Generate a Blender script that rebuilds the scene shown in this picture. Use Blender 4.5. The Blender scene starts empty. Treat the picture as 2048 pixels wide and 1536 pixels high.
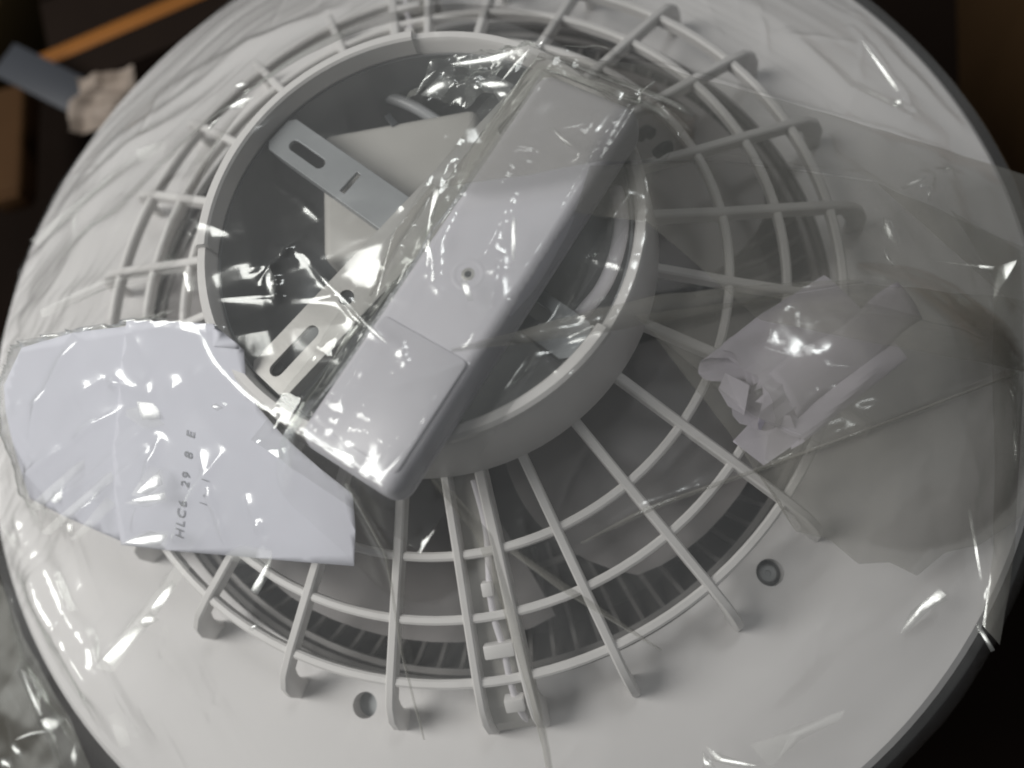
import bpy, bmesh, math, random
import numpy as np
from mathutils import Matrix, Vector
from math import sin, cos, pi, radians as R

S = 0.001                       # everything below is written in millimetres
scene = bpy.context.scene
col = scene.collection
rng = np.random.RandomState(7)
random.seed(7)

# ------------------------------------------------------------------ camera
CAM = np.array([75.72, -138.74, 323.97])
AX, AY, FPX = 0.29825, 0.16033, 1500.0
_rx = np.array([[1, 0, 0], [0, cos(AX), -sin(AX)], [0, sin(AX), cos(AX)]])
_ry = np.array([[cos(AY), 0, sin(AY)], [0, 1, 0], [-sin(AY), 0, cos(AY)]])
ROT = _ry @ _rx
cam = bpy.data.cameras.new('camera')
cam.sensor_width = 36
cam.lens = FPX / 2048 * 36
cam.clip_start = 0.01
cam.clip_end = 20
cam.dof.use_dof = True
cam.dof.focus_distance = 0.275
cam.dof.aperture_fstop = 4.2
camo = bpy.data.objects.new('camera', cam)
col.objects.link(camo)
m4 = Matrix([[*ROT[i], CAM[i] * S] for i in range(3)] + [[0, 0, 0, 1]])
camo.matrix_world = m4
scene.camera = camo

# ------------------------------------------------------------------ light
world = bpy.data.worlds.new('World')
scene.world = world
world.use_nodes = True
bg = world.node_tree.nodes['Background']
bg.inputs[0].default_value = (0.95, 0.97, 1.0, 1)
bg.inputs[1].default_value = 0.10

def area(name, loc, target, sx, sy, power, colr):
    l = bpy.data.lights.new(name, 'AREA')
    l.shape = 'RECTANGLE'
    l.size, l.size_y, l.energy, l.color = sx, sy, power, colr
    o = bpy.data.objects.new(name, l)
    col.objects.link(o)
    o.location = loc
    o.rotation_euler = (Vector(target) - Vector(loc)).to_track_quat('-Z', 'Y').to_euler()
    return o

area('window_light', (-0.86, -0.07, 0.98), (0, 0, 0.03), 0.5, 0.8, 15, (1.0, 0.985, 0.96))
area('added_glint_light', (0.35, 0.75, 1.5), (0, 0, 0.03), 0.30, 0.30, 3.2, (0.97, 0.985, 1.0))  # weak overhead lamp added for glints on the film

vs = scene.view_settings
vs.view_transform = 'Standard'
vs.look = 'None'
vs.exposure = 0
vs.gamma = 1
cy = scene.cycles
cy.max_bounces = 8
cy.transparent_max_bounces = 24
cy.diffuse_bounces = 3
cy.glossy_bounces = 3
cy.filter_width = 1.9
cy.caustics_reflective = False
cy.caustics_refractive = False
cy.use_denoising = True
try:
    cy.denoiser = 'OPENIMAGEDENOISE'
except Exception:
    pass

# ------------------------------------------------------------------ materials
def mat(name, base, rough=0.5, metal=0.0, noise=0.0, nscale=40, bump=0.0, bscale=200, spec=0.5, tint2=None, sss=0.0):
    m = bpy.data.materials.new(name)
    m.use_nodes = True
    nt = m.node_tree
    b = nt.nodes['Principled BSDF']
    b.inputs['Roughness'].default_value = rough
    b.inputs['Metallic'].default_value = metal
    b.inputs['Specular IOR Level'].default_value = spec
    b.inputs['Base Color'].default_value = (*base, 1)
    tc = nt.nodes.new('ShaderNodeTexCoord')
    if noise:
        n = nt.nodes.new('ShaderNodeTexNoise')
        n.inputs['Scale'].default_value = nscale
        n.inputs['Detail'].default_value = 6
        nt.links.new(tc.outputs['Object'], n.inputs['Vector'])
        r = nt.nodes.new('ShaderNodeMix')
        r.data_type = 'RGBA'
        lo = tint2 if tint2 else tuple(c * (1 - noise) for c in base)
        r.inputs[6].default_value = (*lo, 1)
        r.inputs[7].default_value = (*base, 1)
        nt.links.new(n.outputs['Fac'], r.inputs[0])
        nt.links.new(r.outputs[2], b.inputs['Base Color'])
    if bump:
        n2 = nt.nodes.new('ShaderNodeTexNoise')
        n2.inputs['Scale'].default_value = bscale
        n2.inputs['Detail'].default_value = 4
        nt.links.new(tc.outputs['Object'], n2.inputs['Vector'])
        bp = nt.nodes.new('ShaderNodeBump')
        bp.inputs['Strength'].default_value = bump
        bp.inputs['Distance'].default_value = 0.001
        nt.links.new(n2.outputs['Fac'], bp.inputs['Height'])
        nt.links.new(bp.outputs[0], b.inputs['Normal'])
    return m

def film_mat(name, haze=0.06, rough=0.10, gain=1.6, bump=0.15, bscale=60, hazecol=(0.8, 0.82, 0.8), clear=0.965):
    """thin clear polythene: sees through, mirrors at its creases, a little milky"""
    m = bpy.data.materials.new(name)
    m.use_nodes = True
    nt = m.node_tree
    nt.nodes.remove(nt.nodes['Principled BSDF'])
    out = nt.nodes['Material Output']
    N = nt.nodes.new
    tc = N('ShaderNodeTexCoord')
    n = N('ShaderNodeTexNoise'); n.inputs['Scale'].default_value = bscale; n.inputs['Detail'].default_value = 3
    nt.links.new(tc.outputs['Object'], n.inputs['Vector'])
    bp = N('ShaderNodeBump'); bp.inputs['Strength'].default_value = bump; bp.inputs['Distance'].default_value = 0.004
    nt.links.new(n.outputs['Fac'], bp.inputs['Height'])
    fr = N('ShaderNodeLayerWeight'); fr.inputs['Blend'].default_value = 0.5
    nt.links.new(bp.outputs[0], fr.inputs['Normal'])
    pw = N('ShaderNodeMath'); pw.operation = 'POWER'; pw.inputs[1].default_value = 5
    nt.links.new(fr.outputs['Facing'], pw.inputs[0])
    mu = N('ShaderNodeMath'); mu.operation = 'MULTIPLY_ADD'; mu.inputs[1].default_value = 0.95; mu.inputs[2].default_value = 0.045 * gain; mu.use_clamp = True
    nt.links.new(pw.outputs[0], mu.inputs[0])
    tr = N('ShaderNodeBsdfTransparent'); tr.inputs[0].default_value = (clear, clear, clear * 0.995, 1)
    df = N('ShaderNodeBsdfDiffuse'); df.inputs[0].default_value = (*hazecol, 1)
    tl = N('ShaderNodeBsdfTranslucent'); tl.inputs[0].default_value = (*hazecol, 1)
    gl = N('ShaderNodeBsdfGlossy'); gl.inputs['Roughness'].default_value = rough
    gl.inputs[0].default_value = (0.97, 1.0, 0.97, 1)
    nt.links.new(bp.outputs[0], gl.inputs['Normal'])
    mh = N('ShaderNodeMixShader'); mh.inputs[0].default_value = 0.45
    nt.links.new(df.outputs[0], mh.inputs[1]); nt.links.new(tl.outputs[0], mh.inputs[2])
    n3 = N('ShaderNodeTexNoise'); n3.inputs['Scale'].default_value = 9; n3.inputs['Detail'].default_value = 5
    nt.links.new(tc.outputs['Object'], n3.inputs['Vector'])
    mr = N('ShaderNodeMapRange'); mr.inputs[1].default_value = 0.3; mr.inputs[2].default_value = 0.75
    mr.inputs[3].default_value = haze * 0.6; mr.inputs[4].default_value = haze * 1.5
    nt.links.new(n3.outputs['Fac'], mr.inputs[0])
    m1 = N('ShaderNodeMixShader')
    nt.links.new(mr.outputs[0], m1.inputs[0])
    nt.links.new(tr.outputs[0], m1.inputs[1]); nt.links.new(mh.outputs[0], m1.inputs[2])
    m2 = N('ShaderNodeMixShader')
    nt.links.new(mu.outputs[0], m2.inputs[0]); nt.links.new(m1.outputs[0], m2.inputs[1]); nt.links.new(gl.outputs[0], m2.inputs[2])
    nt.links.new(m2.outputs[0], out.inputs['Surface'])
    return m

M = {}
M['white'] = mat('white_plastic', (0.80, 0.785, 0.765), 0.42, noise=0.05, nscale=25, bump=0.02, bscale=500)
M['plate'] = mat('painted_plate', (0.76, 0.745, 0.735), 0.48, noise=0.05, nscale=12, bump=0.03, bscale=300)
M['remote'] = mat('remote_plastic', (0.82, 0.81, 0.87), 0.38, noise=0.03, nscale=40, bump=0.03, bscale=900)
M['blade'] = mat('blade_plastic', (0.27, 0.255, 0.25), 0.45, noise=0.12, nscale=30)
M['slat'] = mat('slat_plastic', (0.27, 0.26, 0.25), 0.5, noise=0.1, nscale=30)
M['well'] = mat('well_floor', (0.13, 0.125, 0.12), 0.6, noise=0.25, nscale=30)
M['steel'] = mat('galvanised_steel', (0.62, 0.61, 0.58), 0.42, metal=0.55, noise=0.18, nscale=90, bump=0.05, bscale=400)
M['zinc'] = mat('darkened_zinc', (0.42, 0.44, 0.45), 0.45, metal=0.5, noise=0.25, nscale=60, bump=0.05, bscale=400)
M['dark_steel'] = mat('motor_steel', (0.26, 0.27, 0.275), 0.45, metal=0.5, noise=0.3, nscale=40, bump=0.1, bscale=200)
M['driver'] = mat('driver_case', (0.50, 0.49, 0.46), 0.5, noise=0.06, nscale=30)
M['cable'] = mat('cable_sheath', (0.72, 0.70, 0.73), 0.4)
M['gcable'] = mat('grey_sheath', (0.36, 0.37, 0.38), 0.35)
M['dark'] = mat('dark_hole', (0.035, 0.04, 0.045), 0.5, noise=0.2)
M['paper'] = mat('leaflet_paper', (0.79, 0.80, 0.88), 0.75, noise=0.05, nscale=20, bump=0.05, bscale=400)
M['lilac'] = mat('thin_paper', (0.70, 0.66, 0.75), 0.8, noise=0.07, nscale=40, bump=0.08, bscale=500)
M['ink'] = mat('grey_ink', (0.33, 0.34, 0.36), 0.8)
M['film'] = film_mat('clear_film', 0.11, 0.17, 1.75, 0.02, 60, (0.8, 0.815, 0.82))
M['fold'] = film_mat('folded_film', 0.22, 0.14, 2.0, 0.03, 40, (0.72, 0.70, 0.63), 0.86)
M['skirt'] = film_mat('loose_film', 0.14, 0.34, 0.4, 0.05, 30, (0.75, 0.73, 0.62), 0.9)
M['soft'] = film_mat('soft_glint', 0.02, 0.42, 0.55, 0.08, 40)
M['bag'] = film_mat('bag_film', 0.045, 0.07, 2.0, 0.05, 120)
M['glint_film'] = film_mat('crumpled_film', 0.12, 0.22, 2.4, 0.06, 120)
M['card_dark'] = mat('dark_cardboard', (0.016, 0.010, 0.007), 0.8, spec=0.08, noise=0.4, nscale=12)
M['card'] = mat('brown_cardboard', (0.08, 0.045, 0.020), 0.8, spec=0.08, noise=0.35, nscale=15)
M['card_orange'] = mat('orange_tape', (0.30, 0.11, 0.015), 0.5, noise=0.3, nscale=20)
M['card_olive'] = mat('olive_cardboard', (0.05, 0.035, 0.015), 0.8, spec=0.08, noise=0.3, nscale=15)
M['strap'] = mat('grey_strap', (0.05, 0.055, 0.065), 0.5, noise=0.2, nscale=20)
M['tan'] = mat('tan_paper', (0.34, 0.28, 0.23), 0.7, noise=0.4, nscale=30)
M['wood'] = mat('brown_wood', (0.085, 0.043, 0.018), 0.8, spec=0.1, noise=0.5, nscale=12)
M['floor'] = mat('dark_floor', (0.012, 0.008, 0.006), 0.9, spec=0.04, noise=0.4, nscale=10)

# ------------------------------------------------------------------ helpers
def link_mesh(name, verts, faces, m, parent=None, smooth=False, scale=True):
    me = bpy.data.meshes.new(name)
    v = np.asarray(verts, float)
    if scale:
        v = v * S
    me.from_pydata(v.tolist(), [], faces)
    me.materials.append(m)
    if smooth:
        me.polygons.foreach_set('use_smooth', [True] * len(me.polygons))
    me.update()
    o = bpy.data.objects.new(name, me)
    col.objects.link(o)
    if parent:
        o.parent = parent
    return o

def tag(o, label, cat=None, group=None):
    o['label'] = label
    if cat:
        o['category'] = cat
    if group:
        o['group'] = group
    return o

def thing(name, label, cat, loc=(0, 0, 0), group=None):
    o = bpy.data.objects.new(name, None)
    o.empty_display_size = 0.02
    o.location = [c * S for c in loc]
    col.objects.link(o)
    return tag(o, label, cat, group)

def copy_part(o, rotz, parent):
    c = o.copy()
    col.objects.link(c)
    c.parent = parent
    c.rotation_euler = (0, 0, rotz)
    return c

def lathe(name, prof, m, parent, seg=96, a0=0, a1=2 * pi, closed=True, smooth=True, loop=True):
    """prof: list of (r, z); loop=True closes the section"""
    full = abs(a1 - a0 - 2 * pi) < 1e-6
    n = seg if full else seg + 1
    k = len(prof)
    V, F = [], []
    for i in range(n):
        a = a0 + (a1 - a0) * i / seg
        for r, z in prof:
            V.append((r * cos(a), r * sin(a), z))
    kk = k if loop else k - 1
    for i in range(seg):
        i2 = (i + 1) % n
        for j in range(kk):
            j2 = (j + 1) % k
            F.append((i * k + j, i2 * k + j, i2 * k + j2, i * k + j2))
    if not full and loop:
        F.append(tuple(range(k))[::-1])
        F.append(tuple((n - 1) * k + j for j in range(k)))
    o = link_mesh(name, V, F, m, parent)
    me = o.data
    bm = bmesh.new(); bm.from_mesh(me)
    bmesh.ops.recalc_face_normals(bm, faces=bm.faces)
    bm.to_mesh(me); bm.free()
    if smooth:
        shade(o, 35)
    return o

def shade(o, deg=35):
    me = o.data
    me.polygons.foreach_set('use_smooth', [True] * len(me.polygons))
    bm = bmesh.new(); bm.from_mesh(me)
    lim = R(deg)
    for e in bm.edges:
        if len(e.link_faces) == 2 and e.calc_face_angle(0) > lim:
            e.smooth = False
    bm.to_mesh(me); bm.free()

def sweep(path, sect, closed_path=False):
    """sweep a section [(a,b)] along 3-D path with given frames: path = [(p, u, v)]"""
    V, F = [], []
    k = len(sect)
    for p, u, v in path:
        for a, b in sect:
            V.append(tuple(np.asarray(p) + a * np.asarray(u) + b * np.asarray(v)))
    n = len(path)
    for i in range(n - 1):
        for j in range(k):
            j2 = (j + 1) % k
            F.append((i * k + j, i * k + j2, (i + 1) * k + j2, (i + 1) * k + j))
    F.append(tuple(range(k))[::-1])
    F.append(tuple((n - 1) * k + j for j in range(k)))
    return V, F

def chamfer_rect(w, h, c):
    """centred in a, from b=0 down to b=-h"""
    x = w / 2
    return [(-x, -c), (-x + c, 0), (x - c, 0), (x, -c), (x, -h + c), (x - c, -h), (-x + c, -h), (-x, -h + c)]

def tube(name, pts, r, m, parent, nseg=10, smooth=True):
    P = np.array(pts, float)
    # resample with Catmull-Rom
    Q = []
    for i in range(len(P) - 1):
        p0, p1, p2, p3 = P[max(i - 1, 0)], P[i], P[i + 1], P[min(i + 2, len(P) - 1)]
        for t in np.linspace(0, 1, 9)[:-1]:
            Q.append(0.5 * ((2 * p1) + (-p0 + p2) * t + (2 * p0 - 5 * p1 + 4 * p2 - p3) * t * t + (-p0 + 3 * p1 - 3 * p2 + p3) * t ** 3))
    Q.append(P[-1])
    path = []
    for i, q in enumerate(Q):
        d = Q[min(i + 1, len(Q) - 1)] - Q[max(i - 1, 0)]
        d = d / np.linalg.norm(d)
        up = np.array([0, 0, 1.0]) if abs(d[2]) < 0.9 else np.array([1.0, 0, 0])
        u = np.cross(d, up); u /= np.linalg.norm(u)
        path.append((q, u, np.cross(u, d)))
    sect = [(r * cos(2 * pi * i / nseg), r * sin(2 * pi * i / nseg)) for i in range(nseg)]
    V, F = sweep(path, sect)
    o = link_mesh(name, V, F, m, parent)
    if smooth:
        shade(o, 50)
    return o

def box(name, c, size, m, parent=None, bev=0.6, rotz=0.0, rot=None, seg=2):
    """bevelled box, centre c, baked into the mesh"""
    bm = bmesh.new()
    bmesh.ops.create_cube(bm, size=1)
    for v in bm.verts:
        v.co = Vector((v.co.x * size[0], v.co.y * size[1], v.co.z * size[2]))
    if bev:
        bmesh.ops.bevel(bm, geom=bm.edges[:], offset=bev, segments=seg, affect='EDGES', profile=0.5)
    mt = Matrix.Rotation(rotz, 4, 'Z') if rot is None else rot
    mt = Matrix.Translation(c) @ mt
    bm.transform(mt)
    bm.transform(Matrix.Scale(S, 4))
    me = bpy.data.meshes.new(name)
    bm.to_mesh(me); bm.free()
    me.materials.append(m)
    o = bpy.data.objects.new(name, me)
    col.objects.link(o)
    if parent:
        o.parent = parent
    shade(o, 40)
    return o

def prism(name, poly, z0, z1, m, parent=None, holes=(), bev=0.0):
    """polygon with holes, extruded"""
    cu = bpy.data.curves.new(name, 'CURVE')
    cu.dimensions = '2D'
    cu.fill_mode = 'BOTH'
    for pl in (poly,) + tuple(holes):
        sp = cu.splines.new('POLY')
        sp.points.add(len(pl) - 1)
        for q, (x, y) in zip(sp.points, pl):
            q.co = (x * S, y * S, 0, 1)
        sp.use_cyclic_u = True
    cu.extrude = (z1 - z0) / 2 * S
    cu.bevel_depth = bev * S
    cu.bevel_resolution = 1
    t = bpy.data.objects.new(name, cu)
    me = bpy.data.meshes.new_from_object(t)
    bpy.data.objects.remove(t)
    bpy.data.curves.remove(cu)
    me.transform(Matrix.Translation((0, 0, (z0 + z1) / 2 * S)))
    me.materials.clear()
    me.materials.append(m)
    o = bpy.data.objects.new(name, me)
    col.objects.link(o)
    if parent:
        o.parent = parent
    return o

def pt(u, v, z):
    """world point (mm) seen at photograph pixel (u, v) on the level z"""
    d = ROT @ np.array([(u - 1024) / FPX, -(v - 768) / FPX, -1.0])
    return CAM + d * (z - CAM[2]) / d[2]

def vnoise(x, y, seed=0):
    r = np.random.RandomState(seed)
    g = r.rand(64, 64)
    xi, yi = np.floor(x).astype(int), np.floor(y).astype(int)
    fx, fy = x - xi, y - yi
    fx, fy = fx * fx * (3 - 2 * fx), fy * fy * (3 - 2 * fy)
    a, b = g[xi % 64, yi % 64], g[(xi + 1) % 64, yi % 64]
    c, d = g[xi % 64, (yi + 1) % 64], g[(xi + 1) % 64, (yi + 1) % 64]
    return (a * (1 - fx) + b * fx) * (1 - fy) + (c * (1 - fx) + d * fx) * fy - 0.5

def crumple(x, y, seed=0, n=7, f0=0.03):
    """facets that meet in sharp creases"""
    r = np.random.RandomState(seed)
    z = np.zeros_like(x)
    for k in range(n):
        a = r.rand() * 2 * pi
        f = f0 * (1.0 + 0.55 * k) * (0.7 + 0.6 * r.rand())
        w = 6 * vnoise(x * 0.02 + k, y * 0.02, seed + k)
        t = (x * cos(a) + y * sin(a) + w) * f + r.rand()
        z += np.abs((t % 1.0) - 0.5) * 2 / (1 + 0.75 * k)
    return z - z.mean()

# ------------------------------------------------------------------ floor and what the lamp stands on
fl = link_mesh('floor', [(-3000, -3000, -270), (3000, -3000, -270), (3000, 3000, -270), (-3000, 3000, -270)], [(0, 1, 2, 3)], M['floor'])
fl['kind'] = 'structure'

# ------------------------------------------------------------------ fan lamp
lamp = thing('fan_lamp', 'large round white ceiling fan lamp lying face down, its grille cage upward', 'lamp', (0, 0, 0))
ROFF = R(-81.5)

plate = lathe('base_plate', [(167, 1.2), (170, 2.0), (196, 2.0), (201, 3.2), (240, 3.2), (246.5, 2.2), (249.4, -0.5), (250, -4), (248, -8), (167, -6)], M['plate'], lamp, seg=180)
def cut_holes(o, holes):
    cut_objs = []
    for (x, y, r) in holes:
        bm = bmesh.new()
        bmesh.ops.create_cone(bm, cap_ends=True, segments=28, radius1=r * S, radius2=r * S, depth=30 * S,
                              matrix=Matrix.Translation((x * S, y * S, 0)))
        me = bpy.data.meshes.new('cut'); bm.to_mesh(me); bm.free()
        c = bpy.data.objects.new('cut', me); col.objects.link(c); cut_objs.append(c)
        mo = o.modifiers.new('b', 'BOOLEAN'); mo.operation = 'DIFFERENCE'; mo.object = c; mo.solver = 'EXACT'
    dg = bpy.context.evaluated_depsgraph_get()
    me = bpy.data.meshes.new_from_object(o.evaluated_get(dg))
    o.modifiers.clear()
    o.data = me
    for c in cut_objs:
        bpy.data.objects.remove(c)
HOLES = [(128.4, -122.6, 5.4), (-38.1, -174.6, 5.2), (-27.5, -171.0, 1.7)]
cut_holes(plate, HOLES)
shade(plate, 30)
plate['label'] = 'wide flat white rim plate with screw holes'
# screws sunk in the holes
for i, (x, y, r) in enumerate(HOLES):
    if r < 3:
        continue
    zt = -4.5 if i == 0 else -3.5
    if i == 0:
      o = lathe('screw', [(0.0, zt), (1.2, zt), (1.3, zt + 1.2), (3.3, zt + 0.8), (3.8, zt - 0.5), (3.8, zt - 2), (0.0, zt - 2)], M['zinc'], plate, seg=20, loop=False)
      o.location = (x * S, y * S, 0)
    k = lathe('screw_seat', [(0.0, zt - 3), (r + 1.5, zt - 3), (r + 1.5, zt - 5), (0.0, zt - 5)], M['dark'] if i == 0 else M['zinc'], plate, seg=24, loop=False)
    k.location = (x * S, y * S, 0)

lathe('light_panel', [(0.01, -60), (190, -57), (236, -46), (247.5, -24), (248.6, -8.6), (240, -9), (232, -30), (0.01, -40)], M['white'], lamp, seg=120, loop=False)
# well under the grille
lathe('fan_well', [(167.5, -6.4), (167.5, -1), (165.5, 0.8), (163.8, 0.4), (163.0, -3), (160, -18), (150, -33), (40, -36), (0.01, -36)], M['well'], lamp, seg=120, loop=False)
# louvre slats round the well
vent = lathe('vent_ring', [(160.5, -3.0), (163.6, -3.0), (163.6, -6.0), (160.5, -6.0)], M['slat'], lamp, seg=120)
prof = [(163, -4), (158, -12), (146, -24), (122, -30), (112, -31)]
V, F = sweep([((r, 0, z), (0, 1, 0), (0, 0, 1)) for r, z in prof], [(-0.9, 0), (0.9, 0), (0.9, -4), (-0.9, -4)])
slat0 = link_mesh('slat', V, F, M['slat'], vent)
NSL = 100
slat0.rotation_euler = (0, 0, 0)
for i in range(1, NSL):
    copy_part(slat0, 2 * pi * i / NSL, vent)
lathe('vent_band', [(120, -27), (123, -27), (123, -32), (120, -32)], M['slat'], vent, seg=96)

# fan blades
def blade_mesh():
    V, F = [], []
    nr, na = 12, 14
    for top in (0, 1):
        for i in range(nr + 1):
            r = 56 + (150 - 56) * i / nr
            for j in range(na + 1):
                t = j / na
                wid = R(64) * (0.62 + 0.38 * sin(pi * (0.15 + 0.6 * i / nr)))
                a = (t - 0.5) * wid + R(16) * (i / nr) ** 1.5
                rr = r - 5 * (2 * t - 1) ** 4 * (i / nr)
                z = 6 - 20 * (t - 0.5) * (0.75 + 0.4 * (1 - i / nr)) - 5 * (2 * t - 1) ** 2 + (0.9 if top else -0.9)
                V.append((rr * cos(a), rr * sin(a), z))
    k = na + 1
    off = (nr + 1) * k
    for i in range(nr):
        for j in range(na):
            a, b, c, d = i * k + j, i * k + j + 1, (i + 1) * k + j + 1, (i + 1) * k + j
            F.append((off + a, off + d, off + c, off + b))
            F.append((a, b, c, d))
    ring = [i * k for i in range(nr)] + [nr * k + j for j in range(na)] + [i * k + na for i in range(nr, 0, -1)] + [j for j in range(na, 0, -1)]
    for q in range(len(ring)):
        a, b = ring[q], ring[(q + 1) % len(ring)]
        F.append((a, off + a, off + b, b))
    return V, F
V, F = blade_mesh()
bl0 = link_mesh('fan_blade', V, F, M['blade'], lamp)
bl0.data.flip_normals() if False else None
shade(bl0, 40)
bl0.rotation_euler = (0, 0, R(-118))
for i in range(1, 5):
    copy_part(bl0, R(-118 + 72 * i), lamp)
lathe('motor_housing', [(0.01, 24), (52, 24), (57, 22), (59, 16), (60, -20), (60, -35.5)], M['dark_steel'], lamp, seg=64, loop=False)

# collar that carries the grille
lathe('collar', [(79.0, 28), (80.6, 60), (81.2, 84.5), (82.2, 86.2), (84.8, 86.2), (86.2, 84.6), (88.5, 66), (90.2, 54), (89.0, 50), (84.5, 50), (82.0, 28)], M['white'], lamp, seg=128)
lathe('motor_dish', [(0.01, 31), (40, 31), (62, 33), (72, 40), (77.5, 52), (79.6, 79), (80.6, 79), (78.8, 50), (73, 37), (62, 29.5), (0.01, 28)], M['dark_steel'], lamp, seg=96, loop=False)
def ang(u, v, z):
    q = pt(u, v, z); return math.atan2(q[1], q[0])
def lip(a0, a1):
    lathe('rim_lip', [(80.4, 80.0), (80.4, 87.8), (81.2, 88.8), (84.0, 88.8), (85.4, 87.6), (86.0, 83.5)], M['white'], lamp, seg=48, a0=a0, a1=a1)
lip(ang(826, 75, 86), ang(403, 496, 86) + (2 * pi if ang(403, 496, 86) < 0 else 0))
lip(ang(900, 873, 86), ang(1209, 658, 86))

# ribs
RP = [(86.5, 55.5), (104, 49.8), (118, 45.0), (141, 38.2), (164, 31.0), (174, 26.5), (180, 20.5), (183.5, 12.5), (185.0, 1.6)]
def rib_geom(w, h, dx=0.0, slope=0.0):
    path = []
    n = len(RP)
    for i, (r, z) in enumerate(RP):
        a, b = RP[max(i - 1, 0)], RP[min(i + 1, n - 1)]
        d = np.array([b[0] - a[0], 0, b[1] - a[1]]); d /= np.linalg.norm(d)
        nrm = np.array([-d[2], 0, d[0]])
        hh = h * (1.25 if i >= 6 else 1.0)
        y = dx + slope * (r - 90)
        path.append(((r, y, z), np.array([0, 1, 0]), nrm * hh / h))
    return sweep(path, chamfer_rect(w, h, 0.7))
V, F = rib_geom(3.7, 6.5)
rib0 = link_mesh('rib', V, F, M['white'], lamp)
shade(rib0, 40)
first = True
for i in range(24):
    if i in (0, 12):
        continue
    a = ROFF + i * R(15)
    if first:
        rib0.rotation_euler = (0, 0, a); first = False
    else:
        copy_part(rib0, a, lamp)
# paired ribs that make the cable channel, opposite each other
for sgn in (-1, 1):
    w = 4.2 if sgn > 0 else 3.4
    V, F = rib_geom(w, 9.0, sgn * 6.6, sgn * 0.036)
    o = link_mesh('channel_rib', V, F, M['white'], lamp); shade(o, 40)
    o.rotation_euler = (0, 0, ROFF)
    copy_part(o, ROFF + pi, lamp)
def chan_z(r):
    return float(np.interp(r, [p[0] for p in RP], [p[1] for p in RP]))
V, F = [], []
for i, (r, z) in enumerate(RP[:-1]):
    hw = 6.2 + 0.034 * (r - 90)
    V += [(r, -hw, z - 7.5), (r, hw, z - 7.5), (r, hw, z - 8.7), (r, -hw, z - 8.7)]
for i in range(len(RP) - 2):
    for j in range(4):
        F.append((i * 4 + j, i * 4 + (j + 1) % 4, i * 4 + 4 + (j + 1) % 4, i * 4 + 4 + j))
F += [(3, 2, 1, 0), tuple(len(V) - 4 + j for j in range(4))]
chf = link_mesh('cable_channel', V, F, M['driver'], lamp)
chf.rotation_euler = (0, 0, ROFF)
chf2 = copy_part(chf, ROFF + pi, lamp)
for chn in (chf, chf2):
    for r, w, y in ((131, 4.2, 1.0), (153, 11.5, 1.2), (172.5, 7.5, 3.0)):
        box('clip', (r, y, chan_z(r) - 2.6), (5.4, w, 5.0), M['white'], chn, bev=0.7, rot=Matrix.Rotation(R(17 if r < 165 else 30), 4, 'Y'))
    tube('cable', [(92, 3.5, 51), (110, 4.4, 44), (131, 1.6, 37.5), (142, 1.2, 34.0), (153, 2.6, 31.2), (164, 2.8, 27.5), (172, 3.4, 23.5), (178, 4.0, 16), (181.5, 4.2, 4)], 1.35, M['cable'], chn)

# grille rings
def ring(r, z, w, h):
    c = 0.8
    s = -0.3
    return lathe('grille_ring', [(r - w / 2, z - c), (r - w / 2 + c, z), (r + w / 2 - c, z + s), (r + w / 2, z - c + s), (r + w / 2, z - h + s), (r - w / 2, z - h)], M['white'], lamp, seg=144)
ring(118, 44.0, 3.4, 4.6)
ring(141, 37.2, 3.4, 4.6)
ring(164, 30.0, 3.6, 5.0)

# driver case and wiring in the middle
rotd = R(9)
drv = box('driver_case', (-12, 30, 50), (68, 60, 33), M['driver'], lamp, bev=4, rotz=R(5), seg=3)
box('driver_notch', (-17.5, 60.2, 66.2), (3.0, 7.0, 1.0), M['dark'], drv, bev=0.3, rotz=R(35))
P = lambda L: [tuple(pt(*q)) for q in L]
tube('wire', P([(545, 262, 58), (560, 215, 58), (610, 184, 58), (700, 176, 58), (770, 192, 60), (830, 215, 60), (900, 260, 56)]), 2.6, M['gcable'], lamp)
tube('wire', P([(1232, 380, 82), (1243, 440, 83), (1232, 510, 82), (1205, 575, 80), (1165, 625, 76), (1110, 690, 60)]), 2.7, M['cable'], lamp)
tube('wire', P([(1278, 275, 60), (1292, 262, 63), (1304, 268, 64)]), 2.4, M['dark'], lamp)
tube('wire', P([(1314, 306, 60), (1326, 297, 63), (1338, 292, 62)]), 2.4, M['dark'], lamp)
box('wire_tab', tuple(pt(600, 845, 70)), (9, 5, 6), M['white'], lamp, bev=0.8, rotz=R(-30))
box('wire_tab', tuple(pt(507, 315, 72)), (9, 4, 4), M['white'], lamp, bev=0.8, rotz=R(-40))

# ------------------------------------------------------------------ mounting bracket
brk = thing('mounting_bracket', 'slotted galvanised cross bracket lying across the hub opening under the remote', 'bracket', (0, 0, 60))
def slot(cx, cy, L, w, n=7):
    pts = []
    for s, a0 in ((1, -pi / 2), (-1, pi / 2)):
        for i in range(n + 1):
            a = a0 + pi * i / n
            pts.append((cx + s * (L - w) / 2 + cos(a) * w / 2, cy + sin(a) * w / 2))
    return pts
def arm(name, length, width, z, ang_, slots, bend0=True, m=M['steel'], label=None):
    r = 2.5
    x0, x1, y = -length / 2, length / 2, width / 2
    poly = [(x0 + r, -y), (x1 - r, -y), (x1, -y + r), (x1, y - r), (x1 - r, y), (x0 + r, y), (x0, y - r), (x0, -y + r)]
    o = prism(name, poly, z - 1.2, z + 0.2, m, brk, holes=slots, bev=0.2)
    o.parent = brk
    o.location = (0, 0, -0.060)
    o.rotation_euler = (0, 0, ang_)
    # folded flange along both long edges
    for sg in (-1, 1):
        f = box('flange', (0, sg * (y - 0.6), z - 3.6), (length - 6, 1.2, 5.0), m, o, bev=0.3)
    return o
b0 = pt(541, 250, 80); b1 = pt(1178, 700, 80)
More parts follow.
